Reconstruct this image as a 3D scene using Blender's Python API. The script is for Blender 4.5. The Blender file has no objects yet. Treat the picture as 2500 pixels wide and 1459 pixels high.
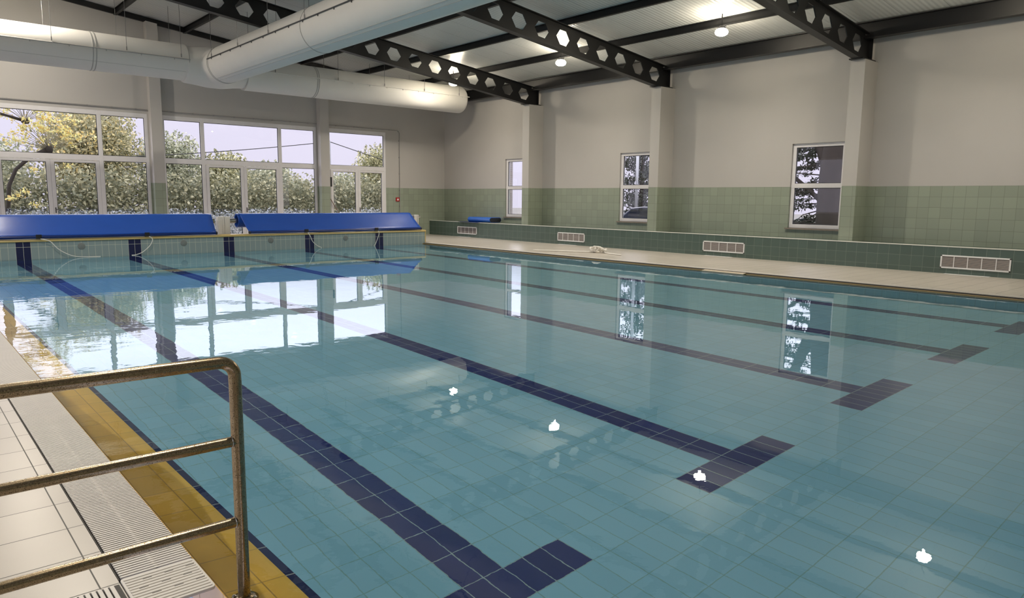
import bpy, bmesh, math, random
import numpy as np
from mathutils import Vector, Matrix

S = bpy.context.scene
COL = S.collection
PI = math.pi
random.seed(7)
RNG = np.random.default_rng(7)

# ------------------------------------------------------------------ camera, world, exposure
F_PX = 1755.73
CAM = Vector((-2.5211, -21.2206, 1.6027))
YAW, PITCH, ROLL = 0.716, -0.1383, 0.0103
cam = bpy.data.cameras.new('camera')
cam.sensor_width = 36.0
cam.sensor_fit = 'HORIZONTAL'
cam.lens = F_PX * 36.0 / 2500.0
cam.clip_start, cam.clip_end = 0.05, 400
camo = bpy.data.objects.new('camera', cam)
COL.objects.link(camo)
fw = Vector((math.sin(YAW) * math.cos(PITCH), math.cos(YAW) * math.cos(PITCH), math.sin(PITCH)))
rt = Vector((math.cos(YAW), -math.sin(YAW), 0))
up = rt.cross(fw)
rt2 = rt * math.cos(ROLL) + up * math.sin(ROLL)
up2 = -rt * math.sin(ROLL) + up * math.cos(ROLL)
M = Matrix.Identity(4)
for i in range(3):
    M[i][0], M[i][1], M[i][2], M[i][3] = rt2[i], up2[i], -fw[i], CAM[i]
camo.matrix_world = M
S.camera = camo

S.view_settings.view_transform = 'Standard'
S.view_settings.look = 'None'
S.view_settings.gamma = 1.0
S.view_settings.use_curve_mapping = False
S.view_settings.exposure = 0.12
cy = S.cycles
cy.use_denoising = True
try:
    cy.denoiser = 'OPENIMAGEDENOISE'
    cy.denoising_input_passes = 'RGB_ALBEDO_NORMAL'
    cy.denoising_prefilter = 'ACCURATE'
except Exception:
    pass
cy.max_bounces = 14
cy.diffuse_bounces = 6
cy.glossy_bounces = 6
cy.transmission_bounces = 10
cy.transparent_max_bounces = 24
cy.sample_clamp_indirect = 6.0
cy.caustics_reflective = True
cy.caustics_refractive = True
cy.blur_glossy = 0.3

w = bpy.data.worlds.new('overcast_sky')
S.world = w
w.use_nodes = True
nt = w.node_tree
nt.nodes.clear()
o_ = nt.nodes.new('ShaderNodeOutputWorld')
bg = nt.nodes.new('ShaderNodeBackground')
tc = nt.nodes.new('ShaderNodeTexCoord')
sx = nt.nodes.new('ShaderNodeSeparateXYZ')
cr = nt.nodes.new('ShaderNodeValToRGB')
nt.links.new(tc.outputs['Generated'], sx.inputs[0])
nt.links.new(sx.outputs['Z'], cr.inputs[0])
el = cr.color_ramp.elements
el[0].position, el[0].color = 0.0, (0.285, 0.265, 0.325, 1)
el[1].position, el[1].color = 1.0, (1.15, 1.12, 1.24, 1)
for pz, cz_ in ((0.09, (0.305, 0.285, 0.35, 1)), (0.125, (0.62, 0.59, 0.70, 1)), (0.19, (1.0, 0.96, 1.10, 1)), (0.35, (1.1, 1.06, 1.2, 1))):
    e = el.new(pz); e.color = cz_
nt.links.new(cr.outputs[0], bg.inputs[0])
bg.inputs[1].default_value = 2.9
nt.links.new(bg.outputs[0], o_.inputs[0])

LAMP_W = 620.0
LAMP_COL = (1.0, 0.915, 0.80)

# ------------------------------------------------------------------ numbers of the place
XR, YW, XL = 16.1, 4.76, 15.3          # wall faces, ledge face
XP0, XP1 = -1.31, 11.73                # pool sides
DEPTH = 1.315
YT = -18.084
TILE = 2.5 / 16
ROOF0, SLOPE = 5.93, 0.12
def roof_z(x): return ROOF0 + SLOPE * (15.4 - x)

# ------------------------------------------------------------------ helpers: meshes
class MB:
    def __init__(s): s.v, s.f = [], []
    def add(s, vs, fs):
        n = len(s.v)
        s.v += [tuple(p) for p in vs]
        s.f += [tuple(i + n for i in f) for f in fs]
        return s
    def box(s, x0, x1, y0, y1, z0, z1):
        v = [(x, y, z) for x in (x0, x1) for y in (y0, y1) for z in (z0, z1)]
        return s.add(v, [(0, 1, 3, 2), (4, 6, 7, 5), (0, 4, 5, 1), (2, 3, 7, 6), (0, 2, 6, 4), (1, 5, 7, 3)])
    def prism(s, poly, d0, d1, ax=1):
        """poly of 2-D points (the other two axes in order), swept along axis ax from d0 to d1"""
        n = len(poly)
        def mk(p, d):
            q = list(p); q.insert(ax, d); return tuple(q)
        v = [mk(p, d0) for p in poly] + [mk(p, d1) for p in poly]
        fs = [tuple(range(n))[::-1], tuple(range(n, 2 * n))] + [(i, (i + 1) % n, n + (i + 1) % n, n + i) for i in range(n)]
        return s.add(v, fs)
    def tube(s, pts, r, n=12, caps=True, closed=False):
        pts = [Vector(p) for p in pts]
        m = len(pts)
        rs = r if isinstance(r, (list, tuple)) else [r] * m
        rings = []
        prev = None
        for i, p in enumerate(pts):
            if closed:
                t = (pts[(i + 1) % m] - pts[i - 1]).normalized()
            else:
                t = (pts[min(i + 1, m - 1)] - pts[max(i - 1, 0)]).normalized()
            if prev is None:
                a = Vector((0, 0, 1)) if abs(t.z) < 0.9 else Vector((1, 0, 0))
                u = t.cross(a).normalized()
            else:
                u = (prev - t * prev.dot(t)).normalized()
            prev = u
            vv = t.cross(u)
            rings.append([p + (u * math.cos(2 * PI * k / n) + vv * math.sin(2 * PI * k / n)) * rs[i] for k in range(n)])
        vs = [q for r_ in rings for q in r_]
        fs = []
        for i in range(m if closed else m - 1):
            j = (i + 1) % m
            for k in range(n):
                fs.append((i * n + k, i * n + (k + 1) % n, j * n + (k + 1) % n, j * n + k))
        if caps and not closed:
            fs.append(tuple(range(n))[::-1])
            fs.append(tuple((m - 1) * n + k for k in range(n)))
        return s.add(vs, fs)
    def lathe(s, prof, origin=(0, 0, 0), axis=2, n=24):
        """prof: list of (radius, height along axis)"""
        vs, fs = [], []
        o = Vector(origin)
        for (r, h) in prof:
            for k in range(n):
                a = 2 * PI * k / n
                q = [r * math.cos(a), r * math.sin(a)]
                q.insert(axis, h)
                vs.append(o + Vector(q))
        m = len(prof)
        for i in range(m - 1):
            for k in range(n):
                fs.append((i * n + k, i * n + (k + 1) % n, (i + 1) * n + (k + 1) % n, (i + 1) * n + k))
        fs.append(tuple(range(n)))
        fs.append(tuple((m - 1) * n + k for k in range(n)))
        return s.add(vs, fs)

def link(name, mb, mat, parent=None, smooth=False, bevel=0.0, auto=None):
    me = bpy.data.meshes.new(name)
    me.from_pydata([tuple(v) for v in mb.v], [], mb.f)
    bm = bmesh.new(); bm.from_mesh(me)
    bmesh.ops.recalc_face_normals(bm, faces=bm.faces)
    bm.to_mesh(me); bm.free()
    me.materials.append(mat)
    if smooth:
        me.polygons.foreach_set('use_smooth', [True] * len(me.polygons))
        if auto:
            me.set_sharp_from_angle(angle=math.radians(auto))
    o = bpy.data.objects.new(name, me)
    COL.objects.link(o)
    if parent is not None:
        o.parent = parent
        o.matrix_parent_inverse = parent.matrix_world.inverted() if parent.type != 'EMPTY' else Matrix.Translation(-parent.location)
    if bevel > 0:
        b = o.modifiers.new('soft_edges', 'BEVEL'); b.width = bevel; b.segments = 2; b.limit_method = 'ANGLE'
    return o

def tag(o, label, cat, group=None, kind='thing'):
    o['label'] = label; o['category'] = cat
    if group: o['group'] = group
    if kind: o['kind'] = kind
    return o
def thing(name, loc, label, cat, group=None):
    o = bpy.data.objects.new(name, None)
    o.empty_display_size = 0.2
    COL.objects.link(o); o.location = loc
    return tag(o, label, cat, group)
def struct(o):
    o['kind'] = 'structure'
    return o
def dup(root, loc, label, group=None):
    r = root.copy(); COL.objects.link(r); r.location = loc
    r['label'] = label
    if group: r['group'] = group
    for ch in list(root.children):
        c = ch.copy(); COL.objects.link(c); c.parent = r; c.matrix_parent_inverse = ch.matrix_parent_inverse.copy()
        for g in list(ch.children):
            d = g.copy(); COL.objects.link(d); d.parent = c; d.matrix_parent_inverse = g.matrix_parent_inverse.copy()
    return r

# ------------------------------------------------------------------ helpers: materials
def mat_new(name):
    m = bpy.data.materials.new(name); m.use_nodes = True
    t = m.node_tree; t.nodes.clear()
    out = t.nodes.new('ShaderNodeOutputMaterial')
    b = t.nodes.new('ShaderNodeBsdfPrincipled')
    t.links.new(b.outputs[0], out.inputs[0])
    return m, t, b, out
def nmath(t, op, a, b=None, clamp=False):
    n = t.nodes.new('ShaderNodeMath'); n.operation = op; n.use_clamp = clamp
    for i, x in enumerate((a, b)):
        if x is None: continue
        if isinstance(x, (int, float)): n.inputs[i].default_value = x
        else: t.links.new(x, n.inputs[i])
    return n.outputs[0]
def nmix(t, fac, a, b):
    n = t.nodes.new('ShaderNodeMix'); n.data_type = 'RGBA'
    for sock, x in ((n.inputs[0], fac), (n.inputs[6], a), (n.inputs[7], b)):
        if isinstance(x, (int, float)): sock.default_value = x
        elif isinstance(x, tuple): sock.default_value = (*x, 1) if len(x) == 3 else x
        else: t.links.new(x, sock)
    return n.outputs[2]
def nnoise(t, scale, detail=3, vec=None, rough=0.5):
    n = t.nodes.new('ShaderNodeTexNoise'); n.inputs['Scale'].default_value = scale
    n.inputs['Detail'].default_value = detail; n.inputs['Roughness'].default_value = rough
    if vec is None:
        g = t.nodes.new('ShaderNodeNewGeometry'); vec = g.outputs['Position']
    t.links.new(vec, n.inputs['Vector'])
    return n.outputs['Fac']
def nramp(t, fac, stops):
    n = t.nodes.new('ShaderNodeValToRGB'); t.links.new(fac, n.inputs[0])
    el = n.color_ramp.elements
    el[0].position, el[0].color = stops[0][0], (*stops[0][1], 1)
    el[1].position, el[1].color = stops[-1][0], (*stops[-1][1], 1)
    for p, c in stops[1:-1]:
        q = el.new(p); q.color = (*c, 1)
    return n.outputs[0]
def nbump(t, b, height, strength=0.3, dist=0.01):
    n = t.nodes.new('ShaderNodeBump'); n.inputs['Strength'].default_value = strength
    n.inputs['Distance'].default_value = dist
    t.links.new(height, n.inputs['Height']); t.links.new(n.outputs[0], b.inputs['Normal'])

def plain(name, col, rough=0.5, metal=0.0, var=0.06, scale=6.0, bump=0.0, bscale=60.0, spec=0.5):
    m, t, b, _ = mat_new(name)
    dark = tuple(c * (1 - var * 2) for c in col)
    t.links.new(nmix(t, nnoise(t, scale, 4), col, dark), b.inputs['Base Color'])
    b.inputs['Roughness'].default_value = rough; b.inputs['Metallic'].default_value = metal
    b.inputs['Specular IOR Level'].default_value = spec
    if bump > 0:
        nbump(t, b, nnoise(t, bscale, 3), bump, 0.004)
    return m

def tile_nodes(t, size, off, grout_w):
    """returns (grout mask, per-tile random value) for tiles on axis-aligned faces of any direction"""
    g = t.nodes.new('ShaderNodeNewGeometry')
    p = t.nodes.new('ShaderNodeSeparateXYZ'); t.links.new(g.outputs['Position'], p.inputs[0])
    n = t.nodes.new('ShaderNodeSeparateXYZ'); t.links.new(g.outputs['True Normal'], n.inputs[0])
    mask = None; cells = []
    for i, ax in enumerate('XYZ'):
        u = nmath(t, 'DIVIDE', nmath(t, 'SUBTRACT', p.outputs[ax], off[i]), size[i])
        fr = nmath(t, 'FRACT', u)
        ed = nmath(t, 'MINIMUM', fr, nmath(t, 'SUBTRACT', 1.0, fr))
        line = nmath(t, 'LESS_THAN', ed, grout_w * 0.5 / size[i])
        flat = nmath(t, 'LESS_THAN', nmath(t, 'ABSOLUTE', n.outputs[ax]), 0.6)
        line = nmath(t, 'MULTIPLY', line, flat)
        mask = line if mask is None else nmath(t, 'MAXIMUM', mask, line)
        cells.append(nmath(t, 'MULTIPLY', nmath(t, 'FLOOR', u), flat))
    c = t.nodes.new('ShaderNodeCombineXYZ')
    for i in range(3): t.links.new(cells[i], c.inputs[i])
    wn = t.nodes.new('ShaderNodeTexWhiteNoise'); t.links.new(c.outputs[0], wn.inputs['Vector'])
    return mask, wn.outputs['Value'], p, n

def tiled(name, col, grout, size, off=(0, 0, 0), gw=0.006, rough=0.25, var=0.08, dirt=None, dscale=2.0):
    m, t, b, _ = mat_new(name)
    mask, rnd, p, n = tile_nodes(t, size, off, gw)
    c = nmix(t, rnd, tuple(x * (1 - var) for x in col), tuple(min(1, x * (1 + var)) for x in col))
    if dirt:
        c = nmix(t, nmath(t, 'MULTIPLY', nramp(t, nnoise(t, dscale, 5), [(0.45, (0, 0, 0)), (0.75, (1, 1, 1))]), 0.5), c, dirt)
    t.links.new(nmix(t, mask, c, grout), b.inputs['Base Color'])
    b.inputs['Roughness'].default_value = rough
    r = nmath(t, 'ADD', nmath(t, 'MULTIPLY', mask, 0.5), rough); t.links.new(r, b.inputs['Roughness'])
    nbump(t, b, nmath(t, 'SUBTRACT', 1.0, mask), 0.35, 0.002)
    return m

def wall_mat(name, paint, tile_c, grout, split=2.0, size=(0.25, 0.25, 0.25), off=(0, 0, 0)):
    m, t, b, _ = mat_new(name)
    mask, rnd, p, n = tile_nodes(t, size, off, 0.006)
    tc_ = nmix(t, rnd, tuple(x * 0.94 for x in tile_c), tuple(x * 1.06 for x in tile_c))
    tc_ = nmix(t, mask, tc_, grout)
    low = nmath(t, 'LESS_THAN', p.outputs['Z'], split)
    pn = nmix(t, nnoise(t, 1.3, 5), paint, tuple(x * 0.93 for x in paint))
    t.links.new(nmix(t, low, pn, tc_), b.inputs['Base Color'])
    t.links.new(nmath(t, 'SUBTRACT', 0.75, nmath(t, 'MULTIPLY', low, 0.45)), b.inputs['Roughness'])
    nbump(t, b, nnoise(t, 90, 2), 0.06, 0.002)
    return m

PAINT = (0.51, 0.49, 0.465)
M_WALL = wall_mat('painted_wall_with_green_tile', PAINT, (0.29, 0.33, 0.255), (0.165, 0.19, 0.14))
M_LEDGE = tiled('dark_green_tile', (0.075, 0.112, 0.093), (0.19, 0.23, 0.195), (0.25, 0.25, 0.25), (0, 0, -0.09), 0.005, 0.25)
M_LEDGETOP = plain('pale_edge_strip', (0.72, 0.72, 0.66), 0.45)
M_FRAME = plain('white_window_frame', (0.80, 0.78, 0.79), 0.35)
M_GASKET = plain('black_rubber_gasket', (0.015, 0.015, 0.018), 0.6)
M_STEEL = plain('black_painted_steel', (0.007, 0.007, 0.008), 0.45, 0.0, 0.2, 3)
M_DUCT = plain('white_fabric_duct', (0.72, 0.70, 0.66), 0.55, 0.0, 0.03, 3, 0.03, 30)
M_SEAM = plain('grey_duct_seam', (0.42, 0.41, 0.39), 0.6)
M_RAILDARK = plain('dark_duct_rail', (0.06, 0.06, 0.06), 0.5)
M_WIRE = plain('grey_steel_wire', (0.22, 0.22, 0.22), 0.4, 0.6)
M_YELLOW = tiled('yellow_ochre_tile', (0.82, 0.50, 0.10), (0.46, 0.28, 0.07), (0.155, 0.31, 0.3), (-1.60 + 0.155, YT, 0), 0.006, 0.2, 0.08, (0.60, 0.35, 0.07), 3)
M_COPING = plain('yellow_coping', (0.60, 0.45, 0.17), 0.35)
M_NAVY = plain('navy_tile_strip', (0.02, 0.025, 0.10), 0.25)
M_DECK = tiled('beige_deck_tile', (0.52, 0.475, 0.415), (0.15, 0.145, 0.13), (0.33, 0.35, 0.3), (-1.98 + 0.0, -18.06, 0), 0.006, 0.28, 0.05, (0.47, 0.43, 0.37), 1.2)
M_GRATE = plain('white_plastic_grate', (0.74, 0.70, 0.64), 0.4)
M_CHANNEL = plain('dark_gutter_channel', (0.05, 0.045, 0.04), 0.6)
M_COVER = plain('blue_cover_fabric', (0.020, 0.085, 0.42), 0.22, 0.0, 0.08, 2.5, 0.04, 8, 0.28)
M_COVERBAR = plain('dark_blue_float_bar', (0.012, 0.03, 0.16), 0.22)
M_BLACK = plain('black_plastic', (0.010, 0.010, 0.012), 0.5)
M_ROPE = plain('off_white_rope', (0.88, 0.85, 0.78), 0.8, 0, 0.1, 40)
M_CHROME = plain('stainless_shaft', (0.55, 0.53, 0.49), 0.25, 1.0)
M_WHITEPL = plain('white_reel_support', (0.78, 0.76, 0.72), 0.4)
M_INLET = plain('grey_inlet_plastic', (0.20, 0.22, 0.21), 0.45)
M_LOUVRE = plain('taupe_louvre', (0.36, 0.32, 0.30), 0.5)
M_SILL = plain('brown_stone_sill', (0.30, 0.25, 0.20), 0.5, 0, 0.2, 14)
M_RED = plain('red_plastic', (0.45, 0.02, 0.02), 0.35)
M_WHITE = plain('white_plastic', (0.80, 0.80, 0.80), 0.4)
M_ROPEWHITE = M_ROPE

# worn stainless rail with brown pitting
M_RAIL, t, b, _ = mat_new('pitted_stainless_rail')
pit = nramp(t, nnoise(t, 260, 3, None, 0.6), [(0.36, (1, 1, 1)), (0.46, (0, 0, 0))])
big = nnoise(t, 30, 4)
c = nmix(t, big, (0.45, 0.36, 0.24), (0.27, 0.20, 0.12))  # brassy tones put warm reflections into the steel's base colour
t.links.new(nmix(t, nmath(t, 'MULTIPLY', pit, 0.75), c, (0.05, 0.035, 0.025)), b.inputs['Base Color'])
b.inputs['Metallic'].default_value = 1.0
t.links.new(nmath(t, 'ADD', nmath(t, 'MULTIPLY', pit, 0.4), 0.22), b.inputs['Roughness'])

# glossy white ribbed roof sheets
M_ROOF, t, b, _ = mat_new('white_ribbed_roof_sheet')
g = t.nodes.new('ShaderNodeNewGeometry'); p = t.nodes.new('ShaderNodeSeparateXYZ'); t.links.new(g.outputs['Position'], p.inputs[0])
rib = nmath(t, 'SINE', nmath(t, 'MULTIPLY', p.outputs['Y'], 2 * PI / 0.11))
seam = nmath(t, 'LESS_THAN', nmath(t, 'FRACT', nmath(t, 'DIVIDE', p.outputs['Y'], 1.0)), 0.012)
t.links.new(nmix(t, seam, (0.66, 0.67, 0.65), (0.40, 0.41, 0.40)), b.inputs['Base Color'])
b.inputs['Roughness'].default_value = 0.26
nbump(t, b, rib, 0.5, 0.006)

# pool tiles with navy lane lines, crosses and wall stripes
M_POOL, t, b, _ = mat_new('aqua_pool_tile_with_navy_lanes')
mask, rnd, p, n = tile_nodes(t, (TILE, 2 * TILE, 2 * TILE), (0, YT, 0.30), 0.007)
ax_ = nmath(t, 'ABSOLUTE', nmath(t, 'SUBTRACT', nmath(t, 'FLOORED_MODULO', nmath(t, 'ADD', p.outputs['X'], 1.25), 2.5), 1.25))
inx = nmath(t, 'MULTIPLY', nmath(t, 'GREATER_THAN', p.outputs['X'], -1.0), nmath(t, 'LESS_THAN', p.outputs['X'], 11.0))
stem = nmath(t, 'MULTIPLY', nmath(t, 'LESS_THAN', ax_, TILE), nmath(t, 'GREATER_THAN', p.outputs['Y'], YT - 2 * TILE))
cross = nmath(t, 'MULTIPLY', nmath(t, 'LESS_THAN', ax_, 4 * TILE),
              nmath(t, 'MULTIPLY', nmath(t, 'GREATER_THAN', p.outputs['Y'], YT - 2 * TILE), nmath(t, 'LESS_THAN', p.outputs['Y'], YT)))
lane = nmath(t, 'MULTIPLY', nmath(t, 'MAXIMUM', stem, cross), inx)
aq = nmix(t, rnd, (0.265, 0.525, 0.655), (0.305, 0.575, 0.705))
nv = nmix(t, rnd, (0.010, 0.017, 0.13), (0.015, 0.024, 0.16))
cc = nmix(t, lane, aq, nv)
gr = nmix(t, lane, (0.23, 0.41, 0.42), (0.36, 0.44, 0.44))
isw = nmath(t, 'GREATER_THAN', p.outputs['Z'], -0.3)
gr = nmix(t, isw, gr, (0.62, 0.62, 0.50))
cc = nmix(t, isw, cc, nmix(t, lane, (0.26, 0.325, 0.32), (0.012, 0.014, 0.06)))
t.links.new(nmix(t, mask, cc, gr), b.inputs['Base Color'])
b.inputs['Roughness'].default_value = 0.3

# water: a real refracting surface with slow ripples
M_WATER = bpy.data.materials.new('pool_water'); M_WATER.use_nodes = True
t = M_WATER.node_tree; t.nodes.clear()
out = t.nodes.new('ShaderNodeOutputMaterial'); gl = t.nodes.new('ShaderNodeBsdfGlass')
gl.inputs['IOR'].default_value = 1.333; gl.inputs['Roughness'].default_value = 0.0
gl.inputs['Color'].default_value = (0.93, 0.99, 1.0, 1)
t.links.new(gl.outputs[0], out.inputs[0])
g = t.nodes.new('ShaderNodeNewGeometry'); p = t.nodes.new('ShaderNodeSeparateXYZ'); t.links.new(g.outputs['Position'], p.inputs[0])
h1 = nnoise(t, 2.2, 2); h2 = nnoise(t, 9.0, 2)
edge = t.nodes.new('ShaderNodeMapRange'); t.links.new(p.outputs['X'], edge.inputs[0])
edge.inputs[1].default_value = 1.5; edge.inputs[2].default_value = -1.5; edge.inputs[3].default_value = 0.35; edge.inputs[4].default_value = 1.8
hh = nmath(t, 'MULTIPLY', nmath(t, 'ADD', nmath(t, 'ADD', h1, nmath(t, 'MULTIPLY', h2, 0.11)), nmath(t, 'MULTIPLY', nnoise(t, 34.0, 2), 0.022)), edge.outputs[0])
bn = t.nodes.new('ShaderNodeBump'); bn.inputs['Strength'].default_value = 1.0; bn.inputs['Distance'].default_value = 0.0022
t.links.new(hh, bn.inputs['Height']); t.links.new(bn.outputs[0], gl.inputs['Normal'])

# window glass: clear sheet with a mirror-like fresnel sheen
M_GLASS = bpy.data.materials.new('clear_window_glass'); M_GLASS.use_nodes = True
t = M_GLASS.node_tree; t.nodes.clear()
out = t.nodes.new('ShaderNodeOutputMaterial'); mx = t.nodes.new('ShaderNodeMixShader')
tr = t.nodes.new('ShaderNodeBsdfTransparent'); gs = t.nodes.new('ShaderNodeBsdfGlossy'); g = t.nodes.new('ShaderNodeNewGeometry')
vd = t.nodes.new('ShaderNodeVectorMath'); vd.operation = 'DOT_PRODUCT'
t.links.new(g.outputs['Normal'], vd.inputs[0]); t.links.new(g.outputs['Incoming'], vd.inputs[1])
fr = nmath(t, 'ADD', nmath(t, 'MULTIPLY', nmath(t, 'POWER', nmath(t, 'SUBTRACT', 1.0, nmath(t, 'ABSOLUTE', vd.outputs['Value'])), 5.0), 0.95), 0.045)
tr.inputs[0].default_value = (0.96, 0.97, 0.97, 1); gs.inputs['Roughness'].default_value = 0.0
t.links.new(fr, mx.inputs[0]); t.links.new(tr.outputs[0], mx.inputs[1]); t.links.new(gs.outputs[0], mx.inputs[2])
t.links.new(mx.outputs[0], out.inputs[0])

M_LAMP, t, b, _ = mat_new('lit_lamp_glass')
b.inputs['Emission Color'].default_value = (1.0, 0.88, 0.68, 1); b.inputs['Emission Strength'].default_value = 150.0

def leaf_mat(name, stops, trans=0.35):
    m, t, b, out = mat_new(name)
    g = t.nodes.new('ShaderNodeNewGeometry')
    c = nramp(t, g.outputs['Random Per Island'], stops)
    t.links.new(c, b.inputs['Base Color']); b.inputs['Roughness'].default_value = 0.6
    tl = t.nodes.new('ShaderNodeBsdfTranslucent'); t.links.new(c, tl.inputs[0])
    mx = t.nodes.new('ShaderNodeMixShader'); mx.inputs[0].default_value = trans
    t.links.new(b.outputs[0], mx.inputs[1]); t.links.new(tl.outputs[0], mx.inputs[2]); t.links.new(mx.outputs[0], out.inputs[0])
    return m
M_LEAF = leaf_mat('olive_leaves', [(0.0, (0.142, 0.158, 0.085)), (0.35, (0.210, 0.210, 0.098)), (0.7, (0.450, 0.420, 0.210)), (1.0, (0.780, 0.750, 0.480))])
M_LEAFY = leaf_mat('yellow_autumn_leaves', [(0.0, (0.228, 0.228, 0.133)), (0.45, (0.34, 0.32, 0.18)), (0.8, (0.58, 0.52, 0.29)), (1.0, (0.78, 0.60, 0.24))])
M_LEAFG = leaf_mat('grey_green_leaves', [(0.0, (0.199, 0.228, 0.158)), (0.4, (0.255, 0.270, 0.165)), (0.75, (0.495, 0.495, 0.330)), (1.0, (0.780, 0.780, 0.630))])
M_NEEDLE = leaf_mat('dark_conifer_needles', [(0.0, (0.006, 0.008, 0.006)), (1.0, (0.03, 0.04, 0.02))], 0.1)
M_BARK = plain('grey_brown_bark', (0.036, 0.026, 0.020), 0.9, 0, 0.3, 4, 0.0)
M_TWIG = plain('pale_twig', (0.24, 0.22, 0.15), 0.8)
M_SOIL = plain('outdoor_soil', (0.16, 0.15, 0.13), 0.95, 0, 0.2, 3)
M_CARP = plain('dark_blue_car_paint', (0.010, 0.014, 0.030), 0.15)
M_CARGLASS = plain('dark_car_glass', (0.01, 0.012, 0.014), 0.05)
M_TYRE = plain('black_tyre', (0.012, 0.012, 0.012), 0.8)
M_POLE = plain('grey_metal_post', (0.35, 0.36, 0.38), 0.4, 0.3)
M_BRICK = tiled('brown_outer_brick', (0.30, 0.26, 0.24), (0.4, 0.39, 0.36), (0.22, 0.22, 0.08), (0, 0, 0), 0.012, 0.8)

# ------------------------------------------------------------------ room shell
def wall_cells(u0, u1, v0, v1, holes, put):
    us = sorted({u0, u1, *[h[0] for h in holes], *[h[1] for h in holes]})
    vs = sorted({v0, v1, *[h[2] for h in holes], *[h[3] for h in holes]})
    for a, b_ in zip(us, us[1:]):
        run = None
        for c_, d in zip(vs, vs[1:]):
            um, vm = (a + b_) / 2, (c_ + d) / 2
            inside = any(h[0] < um < h[1] and h[2] < vm < h[3] for h in holes)
            if inside:
                if run: put(a, b_, *run); run = None
            else:
                run = (run[0], d) if run else (c_, d)
        if run: put(a, b_, *run)

X_LEFT, Y_NEAR = -7.8, -24.6
ZS, ZT = 0.06, 4.22
BAYS = [(-7.3, -5.9, -3.1, -1.78), (-1.22, 0.03, 2.82, 4.22), (4.64, 5.945, 8.695, 10.13)]
far_holes = [(b_[0], b_[3], ZS, ZT) for b_ in BAYS] + [(10.6, 13.16, ZS, ZT)]
mb = MB()
wall_cells(X_LEFT, XR + 0.25, -0.1, 4.6, far_holes, lambda a, b_, c_, d: mb.box(a, b_, YW, YW + 0.25, c_, d))
mb.prism([(X_LEFT, 4.6), (XR + 0.25, 4.6), (XR + 0.25, roof_z(XR + 0.25)), (X_LEFT, roof_z(X_LEFT))], YW, YW + 0.25, 1)
struct(link('wall_back', mb, M_WALL))

RW = [(0.66, -0.80), (-5.22, -6.68), (-11.25, -12.70)]      # right wall windows (far edge, near edge)
mb = MB()
wall_cells(Y_NEAR, YW, -0.1, roof_z(XR), [(b_, a, 0.90, 3.14) for a, b_ in RW], lambda a, b_, c_, d: mb.box(XR, XR + 0.25, a, b_, c_, d))
struct(link('wall_right', mb, M_WALL))
LW_FILL = [(-21.0, -15.0), (-13.2, -7.4), (-5.6, 0.2)]  # windows added in the unseen wall to let in fill daylight
mb = MB()
wall_cells(Y_NEAR, YW, -0.1, 8.70, [(a, b_, 0.9, 4.2) for a, b_ in LW_FILL], lambda a, b_, c_, d: mb.box(X_LEFT - 0.25, X_LEFT, a, b_, c_, d))
struct(link('wall_left', mb, M_WALL))
mb = MB(); mb.prism([(X_LEFT - 0.25, -0.1), (XR + 0.25, -0.1), (XR + 0.25, roof_z(XR + 0.25)), (X_LEFT - 0.25, roof_z(X_LEFT - 0.25))], Y_NEAR - 0.25, Y_NEAR, 1)
struct(link('wall_near', mb, M_WALL))
mb = MB(); mb.prism([(X_LEFT - 0.4, roof_z(X_LEFT - 0.4)), (XR + 0.4, roof_z(XR + 0.4)), (XR + 0.4, roof_z(XR + 0.4) + 0.12), (X_LEFT - 0.4, roof_z(X_LEFT - 0.4) + 0.12)], Y_NEAR - 0.4, YW + 0.4, 1)
struct(link('ceiling', mb, M_ROOF))

# decks around the pool
mb = MB()
mb.box(X_LEFT, -1.91, -21.35, 0.30, -0.35, 0.012)
mb.box(X_LEFT, XR, Y_NEAR, -21.35, -0.35, 0.012)
mb.box(12.06, XL + 0.1, -21.35, 0.30, -0.35, 0.05)
mb.box(11.90, XR, 0.30, YW, -0.35, 0.05)
mb.box(X_LEFT, 11.90, 0.38, YW, -0.35, 0.035)
struct(link('floor', mb, M_DECK))

# pool basin (floor and sides), tiled end wall
mb = MB()
mb.box(XP0 - 0.1, XP1 + 0.1, -21.3, 0.05, -DEPTH - 0.2, -DEPTH)
mb.box(XP0 - 0.25, XP0, -21.3, 0.0, -DEPTH, -0.055)
mb.box(XP1, XP1 + 0.2, -21.3, 0.0, -DEPTH, -0.07)
mb.box(XP0 - 0.25, XP1 + 0.2, -21.5, -21.3, -DEPTH, -0.02)
basin = struct(link('floor_pool_basin', mb, M_POOL))
mb = MB(); mb.box(-2.1, 11.84, 0.0, 0.36, -DEPTH, 0.425)
endw = struct(link('wall_pool_end', mb, M_POOL))
mb = MB()
prof = [(-0.035, 0.43), (-0.04, 0.455), (-0.03, 0.48), (-0.01, 0.49), (0.37, 0.49), (0.39, 0.475), (0.39, 0.425), (-0.02, 0.425)]
mb.prism(prof, -2.1, 11.86, 0)
mb.box(11.835, 11.862, -0.012, 0.37, 0.0, 0.43)
o = struct(link('trim_1', mb, M_COPING, smooth=False))

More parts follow.
